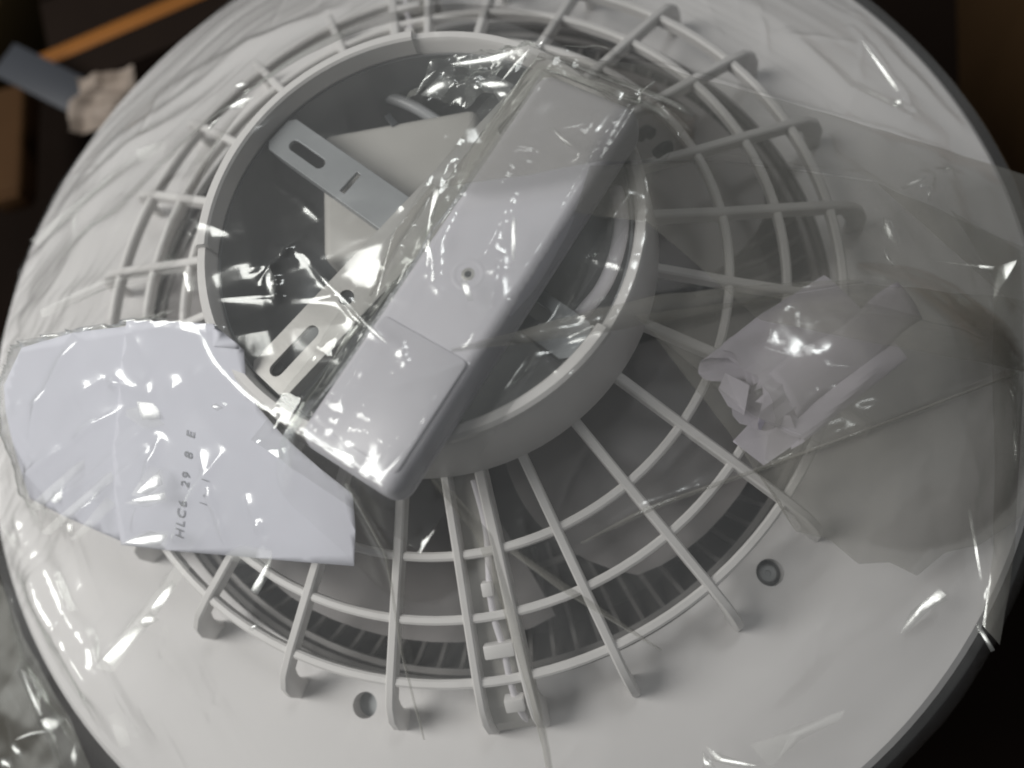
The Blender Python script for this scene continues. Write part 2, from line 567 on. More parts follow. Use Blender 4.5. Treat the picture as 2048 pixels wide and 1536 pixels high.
a1 = math.atan2(b1[1] - b0[1], b1[0] - b0[0])
arm1 = arm('arm', 156, 16.5, 80.0, a1, [slot(-60, -1.0, 20, 5.2), slot(56, 1.0, 16, 6.0), [(x, y) for x, y in [(-37.2, -5.5), (-34.2, -5.5), (-34.2, 5.0), (-37.2, 5.0)]]], m=M['zinc'])  # this arm's shade and dirt are put into its darker zinc colour
c0 = pt(536, 768, 83); c1 = pt(681, 614, 83)
a2 = math.atan2(c1[1] - c0[1], c1[0] - c0[0])
arm2 = arm('arm', 158, 19.5, 83.0, a2, [slot(-64, 0.5, 24, 5.6), [(x * 0.01 - 37 + 3.2 * cos(t), 3.2 * sin(t)) for x, t in [(0, 2 * pi * i / 14) for i in range(14)]], slot(60, 0, 24, 5.6)])
e0 = pt(560, 740, 78)
lathe('stud', [(0.01, 79.5), (2.0, 79.5), (2.6, 78.8), (2.6, 60), (0.01, 60)], M['dark_steel'], brk, seg=16, loop=False).location = (pt(556, 738, 78)[0] * S, pt(556, 738, 78)[1] * S, -0.06)
# bent-down end of the bright arm
t0 = box('bent_end', (-79.2, 0, 75), (1.4, 17, 15), M['steel'], arm2, bev=0.5, rot=Matrix.Rotation(R(18), 4, 'Y'))

# ------------------------------------------------------------------ remote control
RA = math.atan2(43.6 + 77.4, 49.3 + 27.0)
RC = np.array([27.0, -29.0, 86.6])
RL, RW, RH = 156.0, 41.0, 17.0
rem = thing('remote_control', 'long white remote control lying face down across the hub of the lamp', 'remote', tuple(RC))
rem.rotation_euler = (0, 0, RA)
def rounded(L, W, r, n=6, cx=0, cy=0):
    pts = []
    for sx, sy, a0 in ((1, 1, 0), (-1, 1, pi / 2), (-1, -1, pi), (1, -1, 3 * pi / 2)):
        for i in range(n + 1):
            a = a0 + pi / 2 * i / n
            pts.append((cx + sx * (L / 2 - r) + r * cos(a), cy + sy * (W / 2 - r) + r * sin(a)))
    return pts
def shell(name, L, W, r, levels, m, parent, cx=0):
    """stack of rounded outlines: levels = [(inset, z)]"""
    V, F = [], []
    for ins, z in levels:
        V += [(x, y, z) for x, y in rounded(L - 2 * ins, W - 2 * ins, max(r - ins, 0.6), 6, cx)]
    k = 28
    for i in range(len(levels) - 1):
        for j in range(k):
            F.append((i * k + j, i * k + (j + 1) % k, (i + 1) * k + (j + 1) % k, (i + 1) * k + j))
    F.append(tuple(range(k))[::-1])
    F.append(tuple((len(levels) - 1) * k + j for j in range(k)))
    o = link_mesh(name, V, F, m, parent)
    shade(o, 50)
    return o
body = shell('body', RL, RW, 6.0, [(2.0, 0.5), (0.4, 2.2), (0, 4.5), (0.0, 6.4), (0.5, 6.6), (0.5, 7.0), (0.0, 7.2), (0.2, 11), (1.0, 14.2), (2.6, 16.2), (4.6, 17.0)], M['remote'], rem)
# battery cover, set in with a visible joint
cov = shell('battery_cover', 42, 34.0, 2.2, [(0, 15.2), (0, 17.15), (0.35, 17.45)], M['remote'], body, cx=-RL / 2 + 28.5)
lathe('screw_hole', [(1.2, 17.12), (2.0, 17.12), (2.3, 17.02), (2.3, 16.0), (1.2, 16.0)], M['steel'], body, seg=20).location = (tuple(c * S for c in (-3.0, 0.0, 0)))
lathe('screw', [(0.01, 17.08), (1.7, 17.08), (1.7, 16.2), (0.01, 16.2)], M['dark'], body, seg=16, loop=False).location = (tuple(c * S for c in (-3.0, 0.0, 0)))
lathe('screw_boss', [(3.4, 16.9), (4.6, 17.14), (5.4, 17.14), (6.2, 16.9)], M['remote'], body, seg=28).location = (tuple(c * S for c in (-3.0, 0.0, 0)))
for k in range(5):
    box('grip_ridge', (-RL / 2 + 5.2, -9 + 4.5 * k, 15.4), (0.7, 2.6, 0.7), M['remote'], cov, bev=0.2, rot=Matrix.Rotation(R(-30), 4, 'Y'))

# ------------------------------------------------------------------ leaflet
def plane_z(u_pts):
    A = np.array([[*pt(u, v, z)[:2], 1] for u, v, z in u_pts]); b = np.array([z for *_, z in u_pts])
    return np.linalg.solve(A, b)
LP = plane_z([(484, 697, 92), (707, 1130, 56), (245, 1090, 37)])
def leaf_z(x, y):
    z = LP[0] * x + LP[1] * y + LP[2]
    return z - 0.45 * np.maximum(np.hypot(x, y) - 192, 0)
def on_leaf(u, v):
    d = ROT @ np.array([(u - 1024) / FPX, -(v - 768) / FPX, -1.0])
    t = (LP[0] * CAM[0] + LP[1] * CAM[1] + LP[2] - CAM[2]) / (d[2] - LP[0] * d[0] - LP[1] * d[1])
    return CAM + d * t
leaf = thing('instruction_leaflet', 'folded white paper instruction leaflet leaning on the left of the grille', 'leaflet', tuple(pt(245, 1090, 25)))
def sheet(name, outline, dz, m, parent, wave=1.2, seed=3):
    """a paper sheet: outline in photograph pixels, laid on the leaflet slope, meshed finely and curled"""
    W = np.array([on_leaf(u, v)[:2] for u, v in outline])
    x0, y0 = W.min(0); x1, y1 = W.max(0)
    bm = bmesh.new()
    vs_ = [bm.verts.new((x, y, 0)) for x, y in W]
    bm.faces.new(vs_)
    bmesh.ops.triangulate(bm, faces=bm.faces)
    # slice into a grid so that it can bend
    for ax, lo, hi in ((0, x0, x1), (1, y0, y1)):
        for c in np.arange(lo + 4, hi, 4.0):
            co = Vector((c, 0, 0)) if ax == 0 else Vector((0, c, 0))
            no = Vector((1, 0, 0)) if ax == 0 else Vector((0, 1, 0))
            bmesh.ops.bisect_plane(bm, geom=bm.verts[:] + bm.edges[:] + bm.faces[:], plane_co=co, plane_no=no)
    X = np.array([v.co.x for v in bm.verts]); Y = np.array([v.co.y for v in bm.verts])
    Z = leaf_z(X, Y) + dz + wave * (vnoise(X * 0.018 + 3, Y * 0.018, seed) * 3 + vnoise(X * 0.05, Y * 0.05, seed + 1))
    for v, z in zip(bm.verts, Z):
        v.co.z = z
    bmesh.ops.recalc_face_normals(bm, faces=bm.faces)
    bm.transform(Matrix.Scale(S, 4))
    bm.transform(Matrix.Translation(-parent.location))
    me = bpy.data.meshes.new(name); bm.to_mesh(me); bm.free()
    me.materials.append(m)
    me.polygons.foreach_set('use_smooth', [True] * len(me.polygons))
    o = bpy.data.objects.new(name, me); col.objects.link(o); o.parent = parent
    so = o.modifiers.new('thick', 'SOLIDIFY'); so.thickness = 0.0003; so.offset = -1
    return o
front = [(245, 1090), (345, 1102), (470, 1112), (600, 1124), (707, 1132), (710, 1060), (704, 988), (640, 938), (565, 872), (512, 812), (489, 757), (484, 697), (425, 691), (424, 646), (330, 641), (252, 641), (238, 760), (228, 900), (233, 1010)]
back_leaf = [(320, 1070), (240, 1082), (24, 990), (6, 860), (4, 770), (40, 694), (140, 662), (262, 648), (330, 700), (340, 880)]
sh1 = sheet('front_leaf', front, 0.0, M['paper'], leaf, 1.0, 3)
sheet('back_leaf', back_leaf, -1.4, M['paper'], leaf, 1.0, 3)

def leaf_text(txt, u0, v0, u1, v1, size_mm, name='print'):
    """printed line from pixel 0 to pixel 1 on the leaflet"""
    cu = bpy.data.curves.new(name, 'FONT')
    cu.body = txt
    cu.size = size_mm * S
    cu.space_character = 1.25
    t = bpy.data.objects.new(name, cu)
    me = bpy.data.meshes.new_from_object(t)
    bpy.data.objects.remove(t); bpy.data.curves.remove(cu)
    a, b = on_leaf(u0, v0), on_leaf(u1, v1)
    d = (b - a)[:2]; d /= np.linalg.norm(d)
    n = np.array([-d[1], d[0]])
    off = np.array(leaf.location) / S
    for v in me.vertices:
        x, y = v.co.x / S, v.co.y / S
        wx, wy = a[0] + d[0] * x + n[0] * y, a[1] + d[1] * x + n[1] * y
        X, Y = np.array([wx]), np.array([wy])
        z = (leaf_z(X, Y) + 0.45 + 1.0 * (vnoise(X * 0.018 + 3, Y * 0.018, 3) * 3 + vnoise(X * 0.05, Y * 0.05, 4)))[0]
        v.co = Vector(((wx - off[0]) * S, (wy - off[1]) * S, (z - off[2]) * S))
    me.materials.clear(); me.materials.append(M['ink'])
    o = bpy.data.objects.new(name, me); col.objects.link(o); o.parent = sh1
    o.matrix_parent_inverse = Matrix.Identity(4)
    return o
leaf_text('HLC6  29  8  E', 370, 1080, 398, 770, 5.2)
leaf_text('| - . |', 412, 1012, 424, 850, 3.6)

# ------------------------------------------------------------------ packet of screws
pk = thing('screw_packet', 'crumpled lilac white paper packet resting on the right side of the grille', 'packet', tuple(pt(1590, 740, 42)))
def packet():
    a = pt(1500, 800, 52); b = pt(1722, 640, 46)
    ax = b - a; L = np.linalg.norm(ax); ax /= L
    side = np.cross([0, 0, 1.0], ax); side /= np.linalg.norm(side)
    up = np.cross(ax, side)
    nl, na = 46, 60
    V, F = [], []
    tt = np.linspace(0, 1, nl)
    aa = np.linspace(0, 2 * pi, na, endpoint=False)
    T, A = np.meshgrid(tt, aa, indexing='ij')
    cr = crumple(T * 70 + 5, np.cos(A) * 22 + np.sin(A) * 14, 26, 5, 0.020)
    fade = np.clip(1 - T * 1.0, 0.12, 1)
    w = 22.5 - 1.0 * T + 4.4 * cr * fade
    h = 9.5 - 7.0 * T + 4.6 * cr * fade
    s = T * L + 5.0 * (1 - T) ** 2 * (np.sin(A * 2 + 0.6) + 0.7 * np.sin(A * 5 + 1) + 0.4 * np.sin(A * 9)) * (T < 0.5)
    y = np.sign(np.cos(A)) * np.abs(np.cos(A)) ** 0.8 * w
    z = np.sign(np.sin(A)) * np.abs(np.sin(A)) ** 0.9 * h + 3
    P_ = a + s[..., None] * ax + y[..., None] * side + z[..., None] * up
    off = np.array(pk.location) / S
    V = (P_ - off).reshape(-1, 3).tolist()
    for i in range(nl - 1):
        for j in range(na):
            j2 = (j + 1) % na
            F.append((i * na + j, (i + 1) * na + j, (i + 1) * na + j2, i * na + j2))
    # tucked-in end: pull a smaller crumpled cap inside
    base = len(V)
    for q, (f, dep) in enumerate(((0.8, 5), (0.5, 8), (0.15, 4))):
        for j in range(na):
            c = P_[0].mean(0); p = c + (P_[0, j] - c) * f + ax * (dep + 3 * cr[0, j] + 2 * sin(j * 0.7 + q)) 
            V.append((p - off).tolist())
    prev = 0
    for q in range(3):
        cur = base + q * na
        for j in range(na):
            j2 = (j + 1) % na
            F.append((cur + j, prev + j, prev + j2, cur + j2))
        prev = cur
    F.append(tuple((nl - 1) * na + j for j in range(na)))
    o = link_mesh('wrapper', V, F, M['lilac'], pk)
    bm = bmesh.new(); bm.from_mesh(o.data)
    bmesh.ops.recalc_face_normals(bm, faces=bm.faces)
    bm.to_mesh(o.data); bm.free()
    shade(o, 12)
    return a, ax, side, up, off
a_, ax_, sd_, up_, off_ = packet()
# overlapping flap of the packet: a crease line running along the top
def flap():
    V, F = [], []
    n = 18
    for i in range(n + 1):
        t = i / n
        base = a_ + ax_ * (6 + 62 * t) + up_ * (13.1 - 3.2 * t)
        for j in range(9):
            s = j / 8
            y = 1.5 - s * (17.5 - 2 * t) + 1.2 * sin(t * 9)
            z = -0.030 * (y + 1) ** 2 * (1 if y < 0 else 0.4) + 0.8 * crumple(np.array([t * 60.0]), np.array([s * 20.0 + 4]), 5, 5, 0.05)[0] + 0.9 * (1 - s)
            V.append((base + sd_ * y + up_ * z - off_).tolist())
    for i in range(n):
        for j in range(8):
            F.append((i * 9 + j, i * 9 + j + 1, (i + 1) * 9 + j + 1, (i + 1) * 9 + j))
    o = link_mesh('paper_flap', V, F, M['lilac'], pk)
    so = o.modifiers.new('thick', 'SOLIDIFY'); so.thickness = 0.0003
    shade(o, 25)
flap()
def torn(uvz, seed):
    r = np.random.RandomState(seed)
    P0 = np.array([pt(*q) for q in uvz]) - off_
    c = P0.mean(0) + np.array([0, 0, 1.0])
    V = [c.tolist()] + P0.tolist()
    n = len(P0)
    F = [(0, 1 + i, 1 + (i + 1) % n) for i in range(n)]
    o = link_mesh('torn_corner', V, F, M['lilac'], pk)
    so = o.modifiers.new('thick', 'SOLIDIFY'); so.thickness = 0.0004
torn([(1466, 882, 49), (1505, 840, 58), (1580, 830, 62), (1600, 880, 55), (1528, 930, 47)], 1)
torn([(1438, 778, 49), (1452, 745, 56), (1500, 770, 60), (1490, 830, 54), (1458, 812, 49)], 2)

# ------------------------------------------------------------------ bag round the remote
bagt = thing('remote_bag', 'clear crinkled plastic bag wrapped round the white remote control', 'bag', tuple(RC))
bagt.rotation_euler = (0, 0, RA)
def remote_bag():
    nx, ny = 190, 90
    xs = np.linspace(-RL / 2 - 9, RL / 2 + 16, nx)
    ys = np.linspace(-RW / 2 - 12, RW / 2 + 20, ny)
    X, Y = np.meshgrid(xs, ys, indexing='ij')
    ox = np.maximum(np.abs(X) - RL / 2 + 2, 0); oy = np.maximum(np.abs(Y) - RW / 2 + 2, 0)
    d = np.hypot(ox, oy)
    Z = 18.6 - np.minimum(d * 0.95 + 0.02 * d * d, 16.5)
    amp = 0.35 + np.clip(d, 0, 8) * 0.22
    Z = Z + amp * (crumple(X, Y, 31, 7, 0.025)) + 0.25 * crumple(X, Y, 33, 6, 0.09)
    for (ex, ey, fx, fy, h, w) in [(-60, 12, 20, 18, 2.2, 1.8), (-20, -6, 30, 2, 1.3, 1.5), (10, 24, -10, 8, 3.0, 1.6), (-70, -10, -30, -18, 1.8, 2), (40, 16, 62, -6, 2.2, 2.0), (20, -16, 66, -14, 1.2, 1.6), (35, 19, 45, 5, 1.6, 1.3), (-35, -2, -5, -16, 1.2, 1.4)]:
        e, f = np.array([ex, ey]), np.array([fx, fy])
        t = np.clip(((X - ex) * (fx - ex) + (Y - ey) * (fy - ey)) / ((f - e) @ (f - e)), 0, 1)
        dd = np.hypot(X - ex - t * (fx - ex), Y - ey - t * (fy - ey))
        Z = Z + h * np.sin(pi * (0.12 + 0.76 * t)) * np.exp(-dd / w)
    inside = (d < 1.0)
    Z = np.where(inside, np.maximum(Z, 17.9), Z)
    V = np.stack([X, Y, Z], -1).reshape(-1, 3)
    F = [(i * ny + j, (i + 1) * ny + j, (i + 1) * ny + j + 1, i * ny + j + 1) for i in range(nx - 1) for j in range(ny - 1)]
    return link_mesh('bag_skin', V, F, M['bag'], bagt, smooth=True)
remote_bag()
# twisted shiny end of that bag
def wad(name, outline_c, L, W, z, angd, seed, m, parent, amp=7.0, dome=5.0, f0=0.03, n=70):
    c = pt(*outline_c, z)
    xs = np.linspace(-1, 1, n)
    X, Y = np.meshgrid(xs, xs, indexing='ij')
    rr = np.sqrt(X ** 2 + Y ** 2)
    th = np.arctan2(Y, X)
    edge = 0.82 + 0.16 * np.sin(3 * th + seed) + 0.08 * np.sin(7 * th + 2 * seed)
    wx, wy = X * L / 2, Y * W / 2
    Z = amp * crumple(wx, wy, seed, 7, f0) + 0.25 * amp * crumple(wx, wy, seed + 3, 5, f0 * 3) + dome * (1 - np.clip(rr, 0, 1) ** 2)
    ca, sa = cos(R(angd)), sin(R(angd))
    off = np.array(parent.matrix_basis.translation) / S
    G = np.stack([c[0] + ca * wx - sa * wy, c[1] + sa * wx + ca * wy, c[2] + Z], -1)
    inv = np.array(parent.matrix_basis.inverted())
    G = (G * S) @ inv[:3, :3].T + inv[:3, 3]
    keep = rr < edge
    idx = -np.ones(X.shape, int)
    idx[keep] = np.arange(keep.sum())
    F = []
    for i in range(n - 1):
        for j in range(n - 1):
            q = (idx[i, j], idx[i + 1, j], idx[i + 1, j + 1], idx[i, j + 1])
            if min(q) >= 0:
                F.append(tuple(int(k) for k in q))
    o = link_mesh(name, G[keep], F, m, parent, scale=False)
    shade(o, 20)
    return o
bagt.rotation_mode = 'XYZ'
bagt.matrix_basis = Matrix.Translation(bagt.location) @ bagt.rotation_euler.to_matrix().to_4x4()
wad('twisted_end', (945, 150), 60, 27, 92, 12, 44, M['glint_film'], bagt, 9.0, 5, 0.022)

# ------------------------------------------------------------------ plastic wrap over everything
wrap = thing('plastic_wrap', 'clear wrinkled plastic wrap stretched over the whole fan lamp', 'plastic wrap', (0, 0, 0))
TR = [0, 60, 86, 105, 150, 186, 222, 240, 248, 252]
TZ = [99, 96, 93, 79, 57, 38, 17, 7.0, 4.2, 3.4]
def overhang(th):
    """how far past the rim the film reaches, by direction"""
    d = np.degrees(th) % 360
    return np.interp(d, [0, 20, 45, 70, 95, 120, 196, 207, 214, 222, 240, 262, 285, 310, 330, 350, 360],
                        [19, 20, 14, 6, 0, -7, -7, 2, 40, 60, 66, 20, 4, 10, 15, 18, 19])
def tent(x, y):
    r = np.hypot(x, y)
    return np.interp(r, TR, TZ)
PC = pt(1600, 740, 55)
def film_base(X, Y):
    Z = tent(X, Y)
    ca, sa = cos(RA), sin(RA)
    lx, ly = (X - RC[0]) * ca + (Y - RC[1]) * sa, -(X - RC[0]) * sa + (Y - RC[1]) * ca
    d = np.hypot(np.maximum(np.abs(lx) - RL / 2 + 3, 0), np.maximum(np.abs(ly) - RW / 2 + 3, 0))
    Z = np.maximum(Z, 107.8 - 1.3 * d)
    dp = np.hypot((X - PC[0]) * 0.85, (Y - PC[1]))
    return np.maximum(Z, 67.0 - 0.10 * dp - 0.28 * np.maximum(dp - 16, 0) - 0.011 * np.maximum(dp - 26, 0) ** 2)
def film_pt(u, v, extra=0.0):
    z = 30.0
    for _ in range(25):
        q = pt(u, v, z)
        z = 0.5 * z + 0.5 * (float(film_base(q[0], q[1])) + extra)
    return pt(u, v, z)
RIDGE = [  # pixels along the crease, height, width, sharpness
    ([(60, 600), (250, 430), (420, 260), (640, 110)], 3.0, 5, 0), ([(40, 660), (200, 490), (400, 330)], 3.0, 5, 0),
    ([(120, 420), (310, 270), (430, 190)], 2.4, 4, 0), ([(300, 200), (520, 90), (700, 10)], 2.2, 5, 0),
    ([(20, 560), (180, 420), (330, 300)], 2.0, 4, 0), ([(180, 330), (400, 170), (620, 40)], 1.6, 4, 0),
    ([(15, 650), (150, 590), (300, 560), (420, 545), (560, 480)], 2.6, 4, 0),
    ([(410, 592), (540, 582), (700, 580), (830, 604)], 2.0, 1.6, 1), ([(505, 560), (580, 470), (600, 455)], 3.0, 1.5, 1),
    ([(575, 475), (650, 560), (700, 622), (772, 690)], 3.2, 1.5, 1), ([(535, 530), (545, 600)], 2.6, 1.8, 1),
    ([(862, 372), (790, 470), (738, 590)], 4.0, 1.5, 1), ([(872, 380), (866, 430), (850, 492)], 4.0, 1.7, 1),
    ([(790, 470), (820, 560)], 2.0, 1.3, 1),
    ([(60, 1010), (180, 900), (290, 815)], 5.0, 3.0, 1), ([(80, 1062), (200, 960), (300, 865), (322, 820)], 5.2, 2.8, 1),
    ([(135, 1072), (230, 980), (310, 900)], 5.0, 3.0, 1), ([(330, 800), (250, 780), (200, 820)], 4.2, 2.8, 1),
    ([(330, 870), (290, 1000), (270, 1070)], 4.4, 2.8, 1), ([(345, 1085), (385, 1000), (450, 900)], 3.8, 2.4, 1),
    ([(465, 1130), (425, 1000), (400, 900)], 3.6, 2.4, 1), ([(540, 1105), (490, 990)], 3.0, 1.8, 1),
    ([(250, 690), (170, 800), (120, 900)], 4.0, 3, 1), ([(300, 660), (330, 740), (300, 800)], 2.0, 3, 1),
    ([(440, 720), (300, 830)], 1.6, 3, 0), ([(200, 700), (60, 780)], 1.6, 3, 0), ([(20, 960), (120, 860), (200, 800)], 2.2, 3, 0),
    ([(500, 1255), (520, 1180), (545, 1110)], 2.6, 1.6, 1), ([(190, 1335), (290, 1235), (370, 1120), (420, 1050)], 4.0, 4, 1),
    ([(0, 1045), (80, 1180), (200, 1380), (275, 1536)], 4.5, 5, 0), ([(50, 1060), (150, 1290), (255, 1500)], 3.2, 4, 0),
    ([(110, 1080), (220, 1300), (330, 1500)], 2.6, 5, 0), ([(30, 1020), (60, 1100)], 3, 3, 1),
    ([(690, 970), (768, 1110), (800, 1300), (845, 1480)], 2.0, 1.2, 1), ([(700, 960), (760, 1060), (835, 1170)], 2.2, 1.3, 1),
    ([(860, 960), (955, 1070), (1000, 1200), (1060, 1400), (1095, 1510)], 3.2, 2.0, 1), ([(960, 1080), (1035, 1240), (1075, 1400)], 2.2, 1.4, 1),
    ([(1020, 1105), (1120, 1180), (1320, 1302)], 2.4, 1.6, 1), ([(1160, 1085), (1290, 1015), (1600, 905), (1950, 775)], 3.2, 2.0, 1),
    ([(920, 692), (1190, 612), (1500, 572), (1720, 560), (1960, 640)], 3.0, 1.6, 1), ([(1000, 690), (1300, 630), (1480, 600)], 2.0, 1.4, 1),
    ([(1280, 632), (1500, 690), (1640, 742), (1750, 748), (1800, 712), (1960, 690)], 2.4, 1.8, 1),
    ([(1080, 100), (1330, 135), (1550, 200), (1800, 272), (2000, 330)], 3.4, 2.4, 1),
    ([(880, 378), (1200, 322), (1450, 320), (1750, 362), (1850, 425), (1960, 620)], 3.0, 1.8, 1),
    ([(1150, 425), (1290, 442), (1500, 430), (1720, 455), (1950, 640)], 2.2, 2.0, 1),
    ([(1410, 1490), (1600, 1320), (1830, 1150), (1990, 1050)], 4.0, 5, 0), ([(1520, 1330), (1560, 1180), (1660, 1080)], 2.6, 4, 0),
    ([(1700, 1536), (1830, 1410), (1940, 1290)], 2.6, 4, 0), ([(1405, 1490), (1440, 1512), (1500, 1530)], 4.0, 1.8, 1),
    ([(1795, 1270), (1850, 1230), (1890, 1180)], 3.6, 2.4, 1), ([(1960, 1010), (1985, 1120), (1962, 1250)], 3.4, 2.0, 1),
    ([(1830, 960), (1850, 1100), (1820, 1150)], 3.0, 3, 0), ([(1900, 800), (1950, 980), (1960, 1180)], 3.0, 2.4, 1),
    ([(1990, 770), (1982, 640), (2032, 525)], 5.0, 2.0, 1), ([(1860, 520), (1990, 536)], 2.6, 1.2, 1), ([(2000, 700), (2046, 745)], 4.0, 1.8, 1),
    ([(1860, 350), (1800, 370)], 2.4, 1.3, 1), ([(1860, 350), (1855, 400)], 2.4, 1.3, 1), ([(1862, 348), (1830, 400)], 2.2, 1.2, 1), ([(1862, 348), (1930, 345)], 2.6, 1.3, 1),
    ([(1770, 440), (1800, 490)], 3.6, 1.8, 1), ([(1765, 500), (1790, 530), (1830, 560)], 3.2, 1.4, 1), ([(1700, 50), (1745, 100), (1812, 190), (1830, 235)], 3.0, 2.2, 1),
    ([(1800, 205), (1835, 230), (1800, 250)], 2.2, 1.6, 1), ([(1560, 60), (1700, 180), (1900, 280)], 2.4, 4, 0), ([(1700, 20), (1800, 130), (1950, 290)], 2.0, 3, 0),
    ([(1950, 700), (1700, 640), (1500, 660)], 1.8, 3, 0), ([(1960, 720), (1720, 830), (1560, 960)], 2.0, 3, 0), ([(1950, 690), (1780, 560), (1600, 470)], 2.0, 3, 0),
    ([(1000, 500), (980, 620), (930, 690)], 2.2, 1.6, 1), ([(1290, 170), (1310, 160), (1280, 210)], 4.0, 1.6, 1), ([(1100, 250), (1160, 310), (1260, 330)], 2.6, 1.8, 1),
    ([(830, 185), (880, 140), (960, 130)], 3.0, 1.6, 1), ([(1080, 130), (1250, 100)], 2, 2, 0), ([(845, 870), (850, 960), (880, 1000)], 2.8, 1.6, 1),
    ([(760, 960), (840, 880), (900, 700)], 2.4, 1.8, 1), ([(560, 1500), (420, 1330), (330, 1240)], 1.4, 6, 0), ([(900, 1536), (700, 1460)], 1.2, 6, 0),
]
_rr = np.random.RandomState(17)
for _k in range(150):
    _u, _v = _rr.uniform(0, 2040), _rr.uniform(0, 1530)
    _q = pt(_u, _v, 20)
    _rad = math.hypot(_q[0], _q[1])
    if _rad > 246:
        continue
    _a = math.atan2(_v - 700, _u - 1950) if _u > 1250 else (math.atan2(_v - 500, _u - 820) if _rad < 190 else R(-40 if _v < 700 else 60))
    _a += _rr.normal(0, 0.35)
    _l = _rr.uniform(50, 170)
    RIDGE.append(([(_u, _v), (_u + _l * 0.5 * cos(_a + 0.1), _v + _l * 0.5 * sin(_a + 0.1)), (_u + _l * cos(_a), _v + _l * sin(_a))], _rr.uniform(0.5, 1.5), _rr.uniform(0.9, 1.8), 1))
H = 0.95
def film():
    lo, hi = -330, 290
    ax1 = np.arange(lo, hi, H)
    X, Y = np.meshgrid(ax1, ax1, indexing='ij')
    r = np.hypot(X, Y); th = np.arctan2(Y, X)
    Z = film_base(X, Y)
    # smooth the tent a little at its knees
    Z = Z + 1.2 * np.sin(th * 9 + 1.5 * np.sin(th * 3)) * np.clip((r - 90) / 80, 0, 1) * np.clip((252 - r) / 40, 0, 1)
    Z = Z + 1.2 * vnoise(X * 0.010 + 9, Y * 0.016, 51) * np.clip((250 - r) / 60, 0, 1)
    # over the leaflet
    mk = np.zeros(X.shape)
    for outl in (front, back_leaf):
        W = np.array([on_leaf(u, v)[:2] for u, v in outl])
        ins = np.zeros(X.shape, bool)
        for (xa, ya), (xb, yb) in zip(W, np.roll(W, -1, 0)):
            c = ((ya > Y) != (yb > Y)) & (X < (xb - xa) * (Y - ya) / (yb - ya + 1e-12) + xa)
            ins ^= c
        mk = np.maximum(mk, ins.astype(float))
    lift = mk * np.maximum(leaf_z(X, Y) + 3.0 - Z, 0)
    for it in range(3):
        for sh_ in (1, 2, 4):
            lift = np.maximum(lift, 0.25 * (np.roll(lift, sh_, 0) + np.roll(lift, -sh_, 0) + np.roll(lift, sh_, 1) + np.roll(lift, -sh_, 1)))
    Z = Z + lift
    # creases
    for px, h, w, sharp in RIDGE:
        if not sharp:
            h *= 1.5
        P3 = np.array([film_pt(u, v) for u, v in px])[:, :2]
        Ls = np.r_[0, np.cumsum(np.hypot(*np.diff(P3, axis=0).T))]
        mgn = 6 * w
        i0, i1 = np.searchsorted(ax1, [P3[:, 0].min() - mgn, P3[:, 0].max() + mgn])
        j0, j1 = np.searchsorted(ax1, [P3[:, 1].min() - mgn, P3[:, 1].max() + mgn])
        xs, ys = X[i0:i1, j0:j1], Y[i0:i1, j0:j1]
        if xs.size == 0:
            continue
        wob = 1.6 * vnoise(xs * 0.06, ys * 0.06, len(px) + int(px[0][0]))
        best = np.full(xs.shape, 1e9); bt = np.zeros(xs.shape); bs = np.zeros(xs.shape)
        for a, b, l0, l1 in zip(P3[:-1], P3[1:], Ls[:-1], Ls[1:]):
            e = b - a; n2 = max(e @ e, 1e-9)
            t = np.clip(((xs - a[0]) * e[0] + (ys - a[1]) * e[1]) / n2, 0, 1)
            dd = np.hypot(xs - a[0] - t * e[0], ys - a[1] - t * e[1])
            m = dd < best
            best = np.where(m, dd, best); bt = np.where(m, (l0 + t * (l1 - l0)) / Ls[-1], bt)
        best = np.abs(best + wob * 0.6)
        env = np.clip(np.sin(pi * bt), 0, 1) ** 0.6 * (0.75 + 0.8 * vnoise(bt * 7 + px[0][1], bt * 0 + 1, 77))
        pr = np.exp(-best / w) if sharp else np.exp(-(best / (1.5 * w)) ** 2)
        Z[i0:i1, j0:j1] += h * env * pr
    # fine crinkles, strongest near the gathered right edge
    kn = np.array([222.0, -38.0])
    dk = np.hypot(X - kn[0], Y - kn[1])
    Z += (0.10 + 0.9 * np.exp(-dk / 55)) * 0.55 * crumple(X, Y, 61, 7, 0.018) * np.clip((262 - r) / 12, 0.3, 1)
    phk = np.arctan2(Y - kn[1], X - kn[0])
    Z += 1.8 * np.exp(-((dk - 45) / 60) ** 2) * vnoise(phk * 7 + 20, dk * 0.012 + 4, 71) * 2
    Z += 0.12 * vnoise(X * 0.09, Y * 0.09, 73)
    # long drawn streaks, each side of the lamp in its own direction
    for c_deg, half, d_deg, amp, sd in ((140, 55, 41, 1.3, 201), (-128, 50, -60, 1.3, 202), (-52, 42, 38, 1.1, 203), (45, 45, -33, 1.0, 204), (178, 30, 25, 1.2, 205), (-95, 25, -70, 0.7, 206), (-157, 30, 42, 2.2, 208)):
        wgt = np.clip(1.2 - np.abs((np.degrees(th) - c_deg + 180) % 360 - 180) / half, 0, 1) * np.clip((r - 95) / 70, 0, 1) * np.clip((252 - r) / 10, 0.15, 1)
        al, ac = X * cos(R(d_deg)) + Y * sin(R(d_deg)), -X * sin(R(d_deg)) + Y * cos(R(d_deg))
        ac = ac + 10 * vnoise(al * 0.012, ac * 0.006, sd + 20)
        Z += wgt * amp * (1.1 * vnoise(ac * 0.075 + 30, al * 0.008, sd) + 0.45 * np.abs(vnoise(ac * 0.16 + 9, al * 0.009, sd + 40)) * 2 + 0.05 * vnoise(ac * 0.6, al * 0.03, sd + 60))
    hubw = np.clip((90 - r) / 14, 0, 1) * np.clip((Z - film_base(X, Y)) * 0 + 1, 0, 1) * np.where(film_base(X, Y) > 106.5, 0.25, 1)
